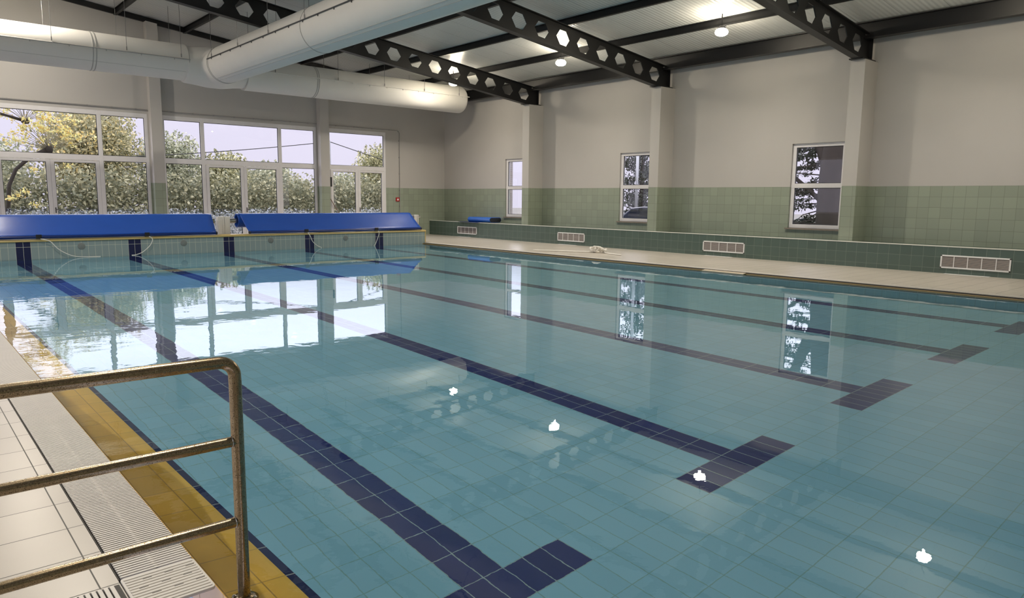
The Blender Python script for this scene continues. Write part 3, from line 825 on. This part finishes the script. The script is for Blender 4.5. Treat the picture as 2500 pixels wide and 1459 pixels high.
# ------------------------------------------------------------------ pool cover reels
def reel(x0, x1, straps, label, left_s, right_s, flare=0.0):
    yc, zc, R = 0.70, 0.865, 0.212
    r = thing('pool_cover_reel', ((x0 + x1) / 2, yc, 0.035), label, 'pool cover', 'pool covers on the end wall')
    mb = MB()
    n = 40
    turns = 3
    ptsl = []
    for k in range(n * turns + 1):
        a = 2 * PI * k / n
        rad = R - 0.045 * (1 - k / (n * turns))
        ptsl.append((yc + rad * math.cos(a + 2.0), zc + rad * math.sin(a + 2.0)))
    th = 0.010
    vs, fs = [], []
    for (y, z) in ptsl:
        d = math.hypot(y - yc, z - zc)
        for xx in (x0 - 0.06, x1 + 0.02):
            vs.append((xx, y, z)); vs.append((xx, yc + (y - yc) * (1 - th / d), zc + (z - zc) * (1 - th / d)))
    for i in range(len(ptsl) - 1):
        a, b_ = i * 4, i * 4 + 4
        fs += [(a, b_, b_ + 2, a + 2), (a + 1, a + 3, b_ + 3, b_ + 1), (a, a + 1, b_ + 1, b_), (a + 2, b_ + 2, b_ + 3, a + 3)]
    mb.add(vs, fs)
    link('rolled_cover', mb, M_COVER, r, smooth=True, auto=40)
    # hanging sheet: over the roll, then taut to the float bar on the coping
    prof = []
    for k in range(8):
        a = math.radians(75 + k * 7)
        prof.append((yc + (R + 0.006) * math.cos(a), zc + (R + 0.006) * math.sin(a)))
    e0 = prof[-1]
    bar = (-0.045, 0.545)
    for k in range(1, 15):
        u = k / 14
        prof.append((e0[0] + (bar[0] - 0.035 - e0[0]) * u, e0[1] + (bar[1] + 0.035 - e0[1]) * u - 0.012 * math.sin(PI * u)))
    vs, fs = [], []
    nx = 60
    for i, (y, z) in enumerate(prof):
        for j in range(nx + 1):
            xx = x0 + (x1 + flare * (1 - i / (len(prof) - 1)) - x0) * j / nx
            wv = 0.004 * math.sin(xx * 2.1 + i * 0.35) * min(1, i / 10)
            vs.append((xx, y, z + wv))
    for i in range(len(prof) - 1):
        for j in range(nx):
            a = i * (nx + 1) + j
            fs.append((a, a + 1, a + nx + 2, a + nx + 1))
    mb = MB(); mb.add(vs, fs)
    sh = link('cover_sheet', mb, M_COVER, r, smooth=True)
    so = sh.modifiers.new('thickness', 'SOLIDIFY'); so.thickness = 0.008
    mb = MB(); mb.tube([(x0 + 0.04, bar[0], bar[1]), (x1 + 0.02, bar[0], bar[1])], 0.042, 18)
    fb = link('float_bar', mb, M_COVERBAR, r, smooth=True, auto=60); fb['label'] = 'dark blue float bar'
    for xx in (x0 + 0.02, x1 + 0.0):
        mb = MB(); mb.tube([(xx, bar[0], bar[1]), (xx + 0.04, bar[0], bar[1])], 0.046, 18); link('end_cap', mb, M_BLACK, fb, smooth=True, auto=60)
    for s_ in straps:
        mb = MB()
        mb.tube([(s_ - 0.06, bar[0], bar[1]), (s_ + 0.06, bar[0], bar[1])], 0.048, 16)
        mb.box(s_ - 0.06, s_ + 0.06, bar[0] - 0.058, bar[0] - 0.03, bar[1] - 0.03, bar[1] + 0.06)
        link('strap', mb, M_BLACK, fb)
    mb = MB(); mb.tube([(x0 - 0.30, yc, zc), (x1 + 0.22, yc, zc)], 0.078, 22)
    link('shaft', mb, M_CHROME, r, smooth=True, auto=60)['label'] = 'steel shaft'
    for (sxx, d) in ((left_s, 1), (right_s, -1)):
        if sxx is None: continue
        mb = MB()
        mb.prism([(yc - 0.11, 0.035), (yc + 0.11, 0.035), (yc + 0.09, 0.99), (yc - 0.09, 0.99)], sxx - 0.075, sxx + 0.075, 0)
        mb.box(sxx - 0.02 - 0.075 * d, sxx + 0.02 - 0.075 * d, yc - 0.12, yc + 0.12, 0.035, 1.0)
        mb.box(sxx - 0.09, sxx + 0.09, yc - 0.30, yc + 0.30, 0.035, 0.075)
        link('support', mb, M_WHITEPL, r, bevel=0.006)
    return r
reel(-6.6, 4.62, [0.33, 2.80], 'blue pool cover on its reel, draped over the end wall before the tree window', -7.0, 5.00, 0.16)
r2 = reel(5.56, 11.62, [7.37, 9.85], 'blue pool cover on its reel, draped over the end wall towards the room corner', 5.20, 11.87)
mb = MB(); mb.tube([(11.95, 0.70, 0.93), (12.05, 0.70, 0.93)], 0.02, 12); mb.tube([(12.04, 0.70, 0.93), (12.10, 0.70, 0.93)], 0.035, 12)
link('crank', mb, M_CHROME, r2, smooth=True, auto=50)

# ropes hanging from the straps
def rope(pts, label, group, name='cord_rope', r=0.010):
    P_ = [Vector(p) for p in pts]; out_ = []
    for i in range(len(P_) - 1):
        p0, p1, p2, p3 = P_[max(i - 1, 0)], P_[i], P_[i + 1], P_[min(i + 2, len(P_) - 1)]
        for k in range(6):
            u = k / 6
            out_.append(0.5 * ((2 * p1) + (p2 - p0) * u + (2 * p0 - 5 * p1 + 4 * p2 - p3) * u * u + (3 * p1 - p0 - 3 * p2 + p3) * u ** 3))
    out_.append(P_[-1])
    mb = MB(); mb.tube(out_, r, 8)
    return tag(link(name, mb, M_ROPE, smooth=True), label, 'rope', group)
G = 'ropes hanging from the pool covers'
rope([(0.36, -0.095, 0.50), (0.55, -0.10, 0.44), (0.72, -0.09, 0.24), (0.92, -0.07, 0.10), (1.12, -0.06, 0.028), (1.40, -0.05, 0.010), (1.66, -0.05, 0.008)], 'white rope falling to the water in a long curve, beside the first navy stripe', G)
rope([(2.84, -0.095, 0.50), (2.92, -0.10, 0.42), (2.86, -0.09, 0.26), (2.68, -0.07, 0.09), (2.52, -0.06, 0.02), (2.40, -0.05, 0.008)], 'white rope curling back to the water in front of the second navy stripe', G)
rope([(7.40, -0.10, 0.50), (7.47, -0.11, 0.40), (7.56, -0.09, 0.22), (7.72, -0.07, 0.08), (7.88, -0.05, 0.012)], 'white rope dropping to the water in front of the fourth navy stripe', G)
rope([(9.90, -0.118, 0.50), (9.92, -0.118, 0.40), (9.86, -0.09, 0.2), (9.80, -0.07, 0.05), (9.76, -0.05, 0.010)], 'white rope hanging nearly straight in front of the fifth navy stripe', G)

# round inlets in the end wall
base = None
names = ['between the first and second navy stripes', 'between the second and third navy stripes', 'between the third and fourth navy stripes', 'between the fourth and fifth navy stripes']
for k, x in enumerate((1.25, 3.75, 6.25, 8.75)):
    if base is None:
        base = thing('pool_inlet', (x, 0, 0.285), 'round grey inlet cap in the tiled end wall ' + names[k], 'inlet', 'inlets in the end wall')
        mb = MB(); mb.lathe([(0.085, 0.004), (0.085, -0.010), (0.07, -0.016), (0.0, -0.017)], (x, 0, 0.285), 1, 28)
        link('cap', mb, M_INLET, base, smooth=True, auto=40)
        mb = MB(); mb.lathe([(0.030, -0.014), (0.030, -0.022), (0.0, -0.023)], (x, 0, 0.285), 1, 16)
        link('screw', mb, M_INLET, base, smooth=True, auto=40)
    else:
        dup(base, (x, 0, 0.285), 'round grey inlet cap in the tiled end wall ' + names[k])

# ------------------------------------------------------------------ ledge side details
def vent(y0, y1, label):
    r = thing('wall_vent', (XL, (y0 + y1) / 2, 0.17), label, 'vent', 'vents in the green ledge')
    z0, z1 = 0.17, 0.465
    mb = MB()
    f_ = 0.032
    for q in ((y0, y0 + f_, z0, z1), (y1 - f_, y1, z0, z1), (y0, y1, z0, z0 + f_), (y0, y1, z1 - f_, z1)):
        mb.box(XL - 0.018, XL + 0.002, *q)
    vf = link('frame', mb, M_WHITE, r, bevel=0.003)
    mb = MB()
    for k in range(12):
        z = z0 + f_ + 0.01 + k * (z1 - z0 - 2 * f_) / 12
        mb.prism([(XL - 0.013, z), (XL - 0.011, z), (XL - 0.002, z + 0.012), (XL - 0.004, z + 0.012)], y0 + f_, y1 - f_, 1)
    link('louvre', mb, M_LOUVRE, r)
    mb = MB()
    for k in range(1, 5):
        y = y0 + (y1 - y0) * k / 5 + 0.0
        mb = MB(); mb.box(XL - 0.016, XL - 0.008, y - 0.008, y + 0.008, z0 + f_, z1 - f_)
        link('divider', mb, M_WHITE, vf)
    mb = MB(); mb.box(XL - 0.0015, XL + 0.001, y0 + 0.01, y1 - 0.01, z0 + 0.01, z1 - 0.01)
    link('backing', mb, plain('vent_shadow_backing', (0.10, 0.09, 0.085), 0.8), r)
    mb = MB(); mb.box(XL - 0.12, XL - 0.03, y0 + 0.35, y1 - 0.12, 0.05, 0.057)  # white strip standing in for window glare on the wet deck
    tag(link('glare_strip', mb, M_WHITE), label.replace('white framed vent in the green ledge', 'thin white strip of painted window glare under the vent'), 'painted glare', 'painted glare strips on the deck')
VL = 'white framed vent in the green ledge, '
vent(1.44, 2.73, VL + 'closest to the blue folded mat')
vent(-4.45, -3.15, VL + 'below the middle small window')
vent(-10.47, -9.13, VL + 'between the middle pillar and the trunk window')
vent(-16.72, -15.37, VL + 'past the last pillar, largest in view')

# folded blue mat on the ledge
mat_ = thing('foam_mat', (15.72, 1.4, 0.645), 'blue folded foam mat with black end lying on the green ledge in the room corner', 'mat')
def stadium(xa, xb, z0, z1, n=10):
    r = (z1 - z0) / 2; zc = (z0 + z1) / 2; pts = []
    for k in range(n + 1):
        a = -PI / 2 + PI * k / n; pts.append((xb - r + r * math.cos(a), zc + r * math.sin(a)))
    for k in range(n + 1):
        a = PI / 2 + PI * k / n; pts.append((xa + r + r * math.cos(a), zc + r * math.sin(a)))
    return pts
mb = MB(); mb.prism(stadium(15.38, 15.98, 0.668, 0.868), 0.75, 2.15, 1)
link('folded_cover', mb, plain('bright_blue_vinyl', (0.03, 0.14, 0.55), 0.25), mat_, smooth=True, auto=40)
mb = MB(); mb.prism(stadium(15.40, 15.96, 0.683, 0.853), 0.738, 0.752, 1)
link('foam_end', mb, M_BLACK, mat_, smooth=True, auto=40)['label'] = 'black open end'
mb = MB(); mb.prism([(15.16, 0.655), (15.28, 0.664), (15.9, 0.664), (15.9, 0.669), (15.28, 0.670), (15.16, 0.662)], 1.25, 2.5, 1)
link('flap', mb, M_COVERBAR, mat_)['label'] = 'dark blue loose flap'

# coil of rope on the deck
mb = MB()
pts = [(12.25, -5.2, 0.070), (12.7, -5.9, 0.070), (13.1, -6.55, 0.070)]
for k in range(60):
    a = k * 0.62; rad = 0.13 + 0.05 * math.sin(k * 1.7)
    pts.append((13.38 + rad * math.cos(a) * 1.1, -6.82 + rad * 1.6 * math.sin(a), 0.075 + 0.17 * abs(math.sin(k * 0.9)) * (0.4 + 0.6 * math.sin(k * 0.31) ** 2)))
pts += [(13.3, -7.2, 0.070), (13.15, -7.6, 0.070), (13.03, -8.0, 0.070)]
rope(pts, 'tangled off white rope lying on the deck between two vents', None, 'rope_coil', 0.019)

# loose edge plank over the water on the ledge side
mb = MB(); mb.prism([(XP1 - 0.11, 0.004), (XP1 + 0.02, 0.022), (XP1 + 0.02, 0.034), (XP1 - 0.11, 0.018)], -12.68, -11.62, 1)
tag(link('edge_plank', mb, plain('beige_edge_plastic', (0.55, 0.47, 0.35), 0.5)), 'beige loose edge piece overhanging the water below the tree trunk window', 'edging')

# conduits, call point and loudspeaker on the window wall
def conduit(pts, label):
    mb = MB(); mb.tube(pts, 0.014, 8)
    q0 = Vector(pts[0])
    for a, b_ in zip(pts, pts[1:]):
        a, b_ = Vector(a), Vector(b_); n = max(1, int((b_ - a).length / 0.65))
        for k in range(n):
            q = a.lerp(b_, (k + 0.5) / n); mb.box(q.x - 0.02, q.x + 0.02, YW - 0.04, YW - 0.001, q.z - 0.02, q.z + 0.02)
    return tag(link('conduit_pipe', mb, plain('grey_conduit', (0.33, 0.32, 0.31), 0.5)), label, 'conduit', 'conduits above the windows')
yc_ = YW - 0.0345
conduit([(-1.25, yc_, 4.35), (4.24, yc_, 4.35)], 'thin grey conduit above the tree window')
conduit([(4.63, yc_, 4.34), (10.15, yc_, 4.34)], 'thin grey conduit above the wide window with mostly sky')
conduit([(10.55, yc_, 4.33), (13.72, yc_, 4.33), (13.80, yc_, 4.25), (13.80, yc_, 0.9)], 'thin grey conduit bending down the wall beside the single double door')
cp = thing('call_point', (13.69, YW - 0.02, 1.53), 'small red fire alarm call point on the green tiles beside the conduit', 'alarm')
mb = MB(); mb.box(13.61, 13.77, YW - 0.05, YW + 0.001, 1.45, 1.61); link('body', mb, M_RED, cp, bevel=0.006)
mb = MB(); mb.box(13.655, 13.725, YW - 0.054, YW - 0.049, 1.49, 1.56); link('glass', mb, M_WHITE, cp)
sp = thing('loudspeaker', (10.58, 4.6, 2.0), 'slim black loudspeaker fixed to the side of the pillar', 'loudspeaker')
mb = MB(); mb.prism(rr(10.545, 10.645, 4.54, 4.70, 0.02), 2.0, 2.36, 2); link('cabinet', mb, M_BLACK, sp)
mb = MB(); mb.box(10.525, 10.55, 4.59, 4.65, 2.1, 2.26); link('bracket', mb, M_BLACK, sp)
pol = thing('telescopic_pole', (11.1, 4.68, 0.035), 'thin brown pole leaning beside the pillar behind the blue cover', 'pole')
mb = MB(); mb.tube([(11.45, 4.50, 0.035), (10.60, 4.735, 1.62)], 0.014, 8); link('shaft', mb, plain('brown_pole', (0.20, 0.11, 0.06), 0.5), pol)

# ------------------------------------------------------------------ outdoors
mb = MB(); mb.box(-60, 90, YW + 0.3, 80, -0.3, -0.06); mb.box(XR + 0.3, 90, -60, YW + 0.3, -0.3, -0.06)
struct(link('ground', mb, M_SOIL))

def leaves(name, centers, radii, n, size, mat, parent=None, shell=0.55, squash=1.0):
    """n separate small leaves spread through a set of ellipsoids"""
    C_ = np.array(centers, float); R3 = np.array(radii, float)
    vol = R3.prod(axis=1); pick = RNG.choice(len(C_), n, p=vol / vol.sum())
    d = RNG.normal(size=(n, 3)); d /= np.linalg.norm(d, axis=1)[:, None]
    rad = shell + (1.08 - shell) * RNG.random(n) ** 0.7
    P_ = C_[pick] + d * R3[pick] * rad[:, None]
    u = RNG.normal(size=(n, 3)); u /= np.linalg.norm(u, axis=1)[:, None]
    v = np.cross(u, RNG.normal(size=(n, 3))); v /= np.linalg.norm(v, axis=1)[:, None]
    s_ = size * (0.6 + 0.8 * RNG.random(n))[:, None]
    q = np.stack([P_ - u * s_ * 0.5, P_ + v * s_ * 0.28, P_ + u * s_ * 0.5, P_ - v * s_ * 0.28], axis=1).reshape(-1, 3)
    q[:, 2] = np.maximum(q[:, 2], -0.05)
    me = bpy.data.meshes.new(name)
    me.vertices.add(4 * n); me.vertices.foreach_set('co', q.ravel())
    me.loops.add(4 * n); me.loops.foreach_set('vertex_index', np.arange(4 * n))
    me.polygons.add(n); me.polygons.foreach_set('loop_start', np.arange(n) * 4); me.polygons.foreach_set('loop_total', np.full(n, 4))
    me.update(calc_edges=True); me.validate()
    me.materials.append(mat)
    o = bpy.data.objects.new(name, me); COL.objects.link(o)
    if parent is not None:
        o.parent = parent; o.matrix_parent_inverse = Matrix.Translation(-parent.location)
    return o
def tree(x, y, h, rx, label, mat, n, group, low=0.0, blobs=14, size=0.19):
    n = int(n * 1.5)
    r = thing('tree', (x, y, -0.06), label, 'tree', group)
    mb = MB()
    mb.tube([(x, y, -0.1), (x + 0.05, y + 0.05, h * 0.4), (x - 0.04, y, h * 0.8)], [0.12, 0.09, 0.03], 8)
    for k in range(5):
        a = k * 1.3; z = h * (0.3 + 0.09 * k)
        mb.tube([(x, y, z), (x + rx * 0.4 * math.cos(a), y + rx * 0.4 * math.sin(a), z + h * 0.14), (x + rx * 0.8 * math.cos(a), y + rx * 0.7 * math.sin(a), z + h * 0.22)], [0.05, 0.03, 0.01], 6)
    link('trunk', mb, M_BARK, r, smooth=True)
    cs, rs = [], []
    for k in range(blobs):
        u = (k + 0.5) / blobs
        z = low + (h - low) * (0.12 + 0.74 * u)
        wd = rx * (0.55 + 0.45 * math.sin(PI * min(1, 0.25 + 0.75 * (1 - u))))
        a = k * 2.4
        off = rx * 0.45 * (1.0 - 0.5 * u)
        cs.append((x + off * math.cos(a), y + off * math.sin(a), z))
        rs.append((wd * 0.66, wd * 0.66, (h - low) * 0.17 + 0.12))
    leaves('foliage', cs, rs, n, size, mat, r, 0.25)
    # sprigs standing up out of the crown
    tips = []; mbt = MB()
    for k in range(9):
        xx = x + rx * (-0.8 + 1.6 * (k + 0.5) / 9); zz = h * (0.84 + 0.12 * math.sin(PI * (k + 0.5) / 9))
        tp = (xx + 0.1 * math.sin(k * 3), y + 0.2 * math.cos(k * 2), zz + 0.22 + 0.2 * abs(math.sin(k * 1.7)))
        mbt.tube([(xx, y, zz - 0.4), tp], [0.012, 0.004], 5); tips.append(tp)
        tips.append(((xx + tp[0]) / 2, y, (zz + tp[2]) / 2))
    link('sprig', mbt, M_TWIG, r)
    leaves('sprig_leaves', tips, [(0.13, 0.13, 0.17)] * len(tips), 260, size * 0.8, mat, r, 0.0)
    return r
G2 = 'trees beyond the window wall'
tree(-4.05, 29.50, 5.29, 2.84, 'low bushy tree beyond the panes past the first rope', M_LEAF, 7000, G2)
tree(2.05, 30.21, 4.65, 3.12, 'bushy olive tree behind the bare pollarded branch', M_LEAFG, 7500, G2)
tree(6.60, 26.80, 7.00, 3.27, 'tall tree with yellowing leaves filling the tree window', M_LEAFY, 6500, G2, 1.4)
tree(7.31, 28.22, 6.50, 2.84, 'dense olive green tree behind the yellowing one', M_LEAF, 11000, G2)
tree(11.28, 27.66, 5.43, 2.20, 'olive tree whose sprigs rise beside the pillar in the wide window', M_LEAFG, 9000, G2)
tree(14.69, 27.94, 4.30, 2.13, 'rounded tree under the overhead cable, behind the first door leaf', M_LEAF, 9000, G2)
tree(17.96, 28.22, 3.80, 2.06, 'lower rounded tree behind the second door leaf', M_LEAFG, 8500, G2)
tree(20.09, 29.36, 2.67, 1.85, 'lowest shrubby tree seen where the sky dips in the wide window', M_LEAFG, 6000, G2)
tree(22.64, 27.37, 3.16, 1.77, 'small tree seen beside the black loudspeaker', M_LEAFG, 7500, G2)
tree(26.90, 28.22, 5.50, 2.56, 'taller tree seen through the single double door, by the window frame', M_LEAF, 10000, G2)
tree(30.59, 30.21, 4.44, 2.56, 'tree beyond the corner of the hall', M_LEAFG, 5000, G2)
# pollarded tree with knob and whips
pt_ = thing('pollarded_tree', (0.6, 11.6, -0.06), 'pollarded tree with dark knobbly branches and thin whips outside the tree window', 'tree', G2)
mb = MB()
mb.tube([(0.95, 11.6, -0.1), (1.0, 11.6, 1.0), (1.1, 11.6, 1.9), (1.35, 11.6, 2.5), (1.8, 11.6, 2.95), (2.35, 11.6, 3.25)], [0.10, 0.08, 0.07, 0.065, 0.075, 0.10], 10)
mb.lathe([(0.0, -0.14), (0.12, -0.10), (0.17, 0.0), (0.13, 0.11), (0.0, 0.15)], (2.45, 11.6, 3.28), 0, 12)
mb.tube([(-2.0, 11.6, -0.1), (-1.7, 11.6, 2.4), (-1.1, 11.6, 4.1), (-0.2, 11.6, 4.72), (0.75, 11.6, 4.58), (1.35, 11.6, 4.42), (1.70, 11.6, 4.32)], [0.2, 0.16, 0.12, 0.07, 0.055, 0.05, 0.06], 10)
mb.lathe([(0.0, -0.16), (0.08, -0.12), (0.11, 0.0), (0.09, 0.10), (0.0, 0.14)], (1.78, 11.6, 4.30), 0, 12)
link('trunk', mb, M_BARK, pt_, smooth=True)
mb = MB(); tips = []
for (kx, kz, n_, a0, a1, ln) in ((1.75, 4.30, 22, 20, 170, 1.0), (2.45, 3.30, 34, 12, 172, 1.5)):
    for k in range(n_):
        a = math.radians(a0 + (a1 - a0) * (k + random.random()) / n_); L = ln * (0.5 + 0.6 * random.random())
        yy = 11.6 + random.uniform(-0.5, 0.5)
        p1 = (kx + 0.5 * L * math.cos(a), (11.6 + yy) / 2, kz + 0.5 * L * math.sin(a))
        p2 = (kx + L * math.cos(a) * 1.05, yy, kz + L * math.sin(a) * 0.95)
        mb.tube([(kx, 11.6, kz), p1, p2], [0.013, 0.010, 0.005], 5); tips.append(p2)
link('whips', mb, M_TWIG, pt_)
leaves('leaves', tips + [(0.6 + 0.25 * k, 11.3, 1.2 + 0.12 * (k % 5)) for k in range(6)] + [(2.6, 11.3, 3.5), (3.0, 11.3, 3.8), (2.2, 11.3, 3.6), (1.9, 11.2, 2.5), (2.4, 11.2, 1.7), (3.0, 11.2, 2.7)],
       [(0.20, 0.18, 0.16)] * (len(tips) + 12), 1900, 0.105, leaf_mat('orange_yellow_leaves', [(0.0, (0.630, 0.420, 0.135)), (0.5, (0.780, 0.705, 0.255)), (1.0, (0.780, 0.780, 0.420))]), pt_, 0.0)
# hedge in front of the trees
mb = MB()
hd = leaves('hedge', [(x, 11.0 + 0.25 * math.sin(x * 2), 0.40 + 0.06 * math.sin(x * 1.3)) for x in np.arange(-6, 22, 0.6)], [(0.75, 0.6, 0.62)] * 47, 26000, 0.10,
            leaf_mat('blue_grey_hedge_leaves', [(0.0, (0.14, 0.15, 0.14)), (0.5, (0.26, 0.28, 0.27)), (1.0, (0.55, 0.57, 0.58))]), None, 0.3)
tag(hd, 'low grey green hedge outside along the window wall', 'hedge', kind='stuff')

hd = leaves('tall_hedge', [(x, 22.5, 1.45) for x in np.arange(-10, 33, 1.0)], [(1.1, 0.8, 1.6)] * 43, 30000, 0.22,
            leaf_mat('muted_hedge_leaves', [(0.0, (0.142, 0.158, 0.101)), (0.5, (0.225, 0.225, 0.135)), (1.0, (0.510, 0.480, 0.300))]), None, 0.2)  # muted olive leaf tones
tag(hd, 'tall dense hedge outside filling the gaps behind the trees', 'hedge', kind='stuff')

# overhead cables
def cable(p0, p1, sag, label):
    mb = MB(); p0, p1 = Vector(p0), Vector(p1)
    mb.tube([p0.lerp(p1, k / 12) - Vector((0, 0, 4 * sag * (k / 12) * (1 - k / 12))) for k in range(13)], 0.022, 6)
    tag(link('overhead_cable', mb, M_BLACK), label, 'cable', 'overhead cables')
cable((4.0, 16, 3.15), (16.40, 16, 4.62), 0.12, 'thin dark overhead cable rising across the wide window')
cable((16.40, 16, 4.62), (25.0, 16, 2.6), 0.05, 'thin dark overhead cable falling across the pane above the single double door')
mb = MB(); mb.tube([(16.40, 16, -0.1), (16.40, 16, 4.68)], 0.045, 8)
tag(link('utility_post', mb, M_POLE), 'slim utility post holding both overhead cables, outside behind the pillar', 'post')

# conifer with thick trunk outside the small windows
con = thing('conifer_tree', (24.0, -8.72, -0.06), 'huge dark conifer trunk with drooping branches outside the small window beside the last pillar', 'tree')
mb = MB()
mb.tube([(24.0, -8.72, -0.3), (24.0, -8.70, 1.2), (24.0, -8.68, 2.3), (24.0, -8.74, 3.2), (24.05, -8.85, 4.2), (24.1, -8.95, 9.0)], [0.56, 0.52, 0.49, 0.50, 0.52, 0.40], 18)
mb.tube([(24.0, -8.65, 2.4), (24.0, -8.42, 3.1), (24.0, -8.08, 3.9), (24.0, -7.6, 5.2)], [0.3, 0.27, 0.22, 0.16], 12)
link('trunk', mb, M_BARK, con, smooth=True)
mb = MB(); cl = []
for k in range(34):
    z = 0.2 + k * 0.145 + random.uniform(-0.1, 0.1); L = random.uniform(0.9, 1.7); dr = random.uniform(-0.9, 0.25)
    p0 = Vector((24.0 + random.uniform(-0.2, 0.2), -8.35, z)); p1 = p0 + Vector((random.uniform(-0.5, 0.5), L * 0.5, dr * 0.35)); p2 = p0 + Vector((random.uniform(-0.8, 0.8), L, dr))
    mb.tube([p0, p1, p2], [0.030, 0.018, 0.006], 6)
    for u in (0.35, 0.55, 0.75, 0.95):
        q = p0.lerp(p2, u) + Vector((0, 0, -0.05)); cl.append(tuple(q))
        for s_ in range(2):
            mb.tube([q, q + Vector((random.uniform(-.3, .3), random.uniform(-.05, .3), random.uniform(-.3, .1)))], [0.008, 0.003], 5)
mb.tube([(23.8, -8.3, 1.7), (23.8, -7.7, 2.2), (23.8, -7.0, 2.75)], [0.09, 0.08, 0.07], 8)
link('branch', mb, M_BARK, con, smooth=True)
leaves('needles', cl, [(0.20, 0.24, 0.12)] * len(cl), 5200, 0.10, M_NEEDLE, con, 0.0)
# dark evergreens behind the middle small window
for k, (x, y, h, rx, lb) in enumerate(((25.6, 1.5, 5.6, 1.3, 'dark evergreen behind the middle small window, beside the grey post'), (29.5, 4.0, 4.2, 1.7, 'shorter dark evergreen behind the parked car'))):
    r = thing('evergreen_tree', (x, y, -0.06), lb, 'tree')
    mb = MB(); mb.tube([(x, y, -0.1), (x, y, h * 0.9)], [0.16, 0.04], 8); link('trunk', mb, M_BARK, r, smooth=True)
    cs, rs = [], []
    for j in range(16):
        a = j * 2.4; z = 0.4 + (h - 0.6) * j / 15
        cs.append((x + rx * 0.5 * math.cos(a), y + rx * 0.55 * math.sin(a), z)); rs.append((rx * 0.55, rx * 0.6, 0.36))
    leaves('foliage', cs, rs, 5200, 0.14, M_NEEDLE, r, 0.3)
mb = MB(); mb.tube([(21.9, -1.2, -0.1), (21.9, -1.2, 4.6)], 0.06, 12)
tag(link('metal_post', mb, M_POLE, smooth=True), 'grey metal post outside the middle small window, behind the parked car', 'post')
# parked car (seen as a dark flank through the middle small window)
car = thing('parked_car', (20.3, -4.4, -0.06), 'dark parked car outside the middle small window', 'car')
side = [(-6.6, 0.25), (-6.62, 0.62), (-6.5, 0.80), (-5.7, 0.92), (-5.0, 1.34), (-3.5, 1.36), (-2.85, 1.30), (-2.35, 0.95), (-2.25, 0.6), (-2.3, 0.25)]
mb = MB(); mb.prism(side, 19.5, 21.2, 0); link('body', mb, M_CARP, car, bevel=0.09)
mb = MB(); mb.prism([(-5.5, 0.98), (-4.95, 1.27), (-3.55, 1.29), (-2.95, 1.22), (-2.75, 0.98)], 19.485, 19.505, 0); link('side_window', mb, M_CARGLASS, car)
for (y, xx) in ((-5.75, 19.6), (-3.1, 19.6), (-5.75, 21.1), (-3.1, 21.1)):
    mb = MB(); mb.lathe([(0.20, -0.11), (0.32, -0.10), (0.33, 0), (0.32, 0.10), (0.20, 0.11)], (xx, y, 0.27), 0, 24); link('wheel', mb, M_TYRE, car, smooth=True, auto=40)
mb = MB(); mb.box(19.49, 19.7, -2.34, -2.22, 0.86, 1.02); link('tail_light', mb, M_WHITE, car, bevel=0.01)
# outer wall return beside the far small window
mb = MB(); mb.box(XR + 0.26, XR + 0.44, 0.72, 1.4, -0.06, 4.4)
tag(link('outer_brick_pier', mb, M_BRICK), 'brown brick pier outside the small window next to the room corner', 'pier')
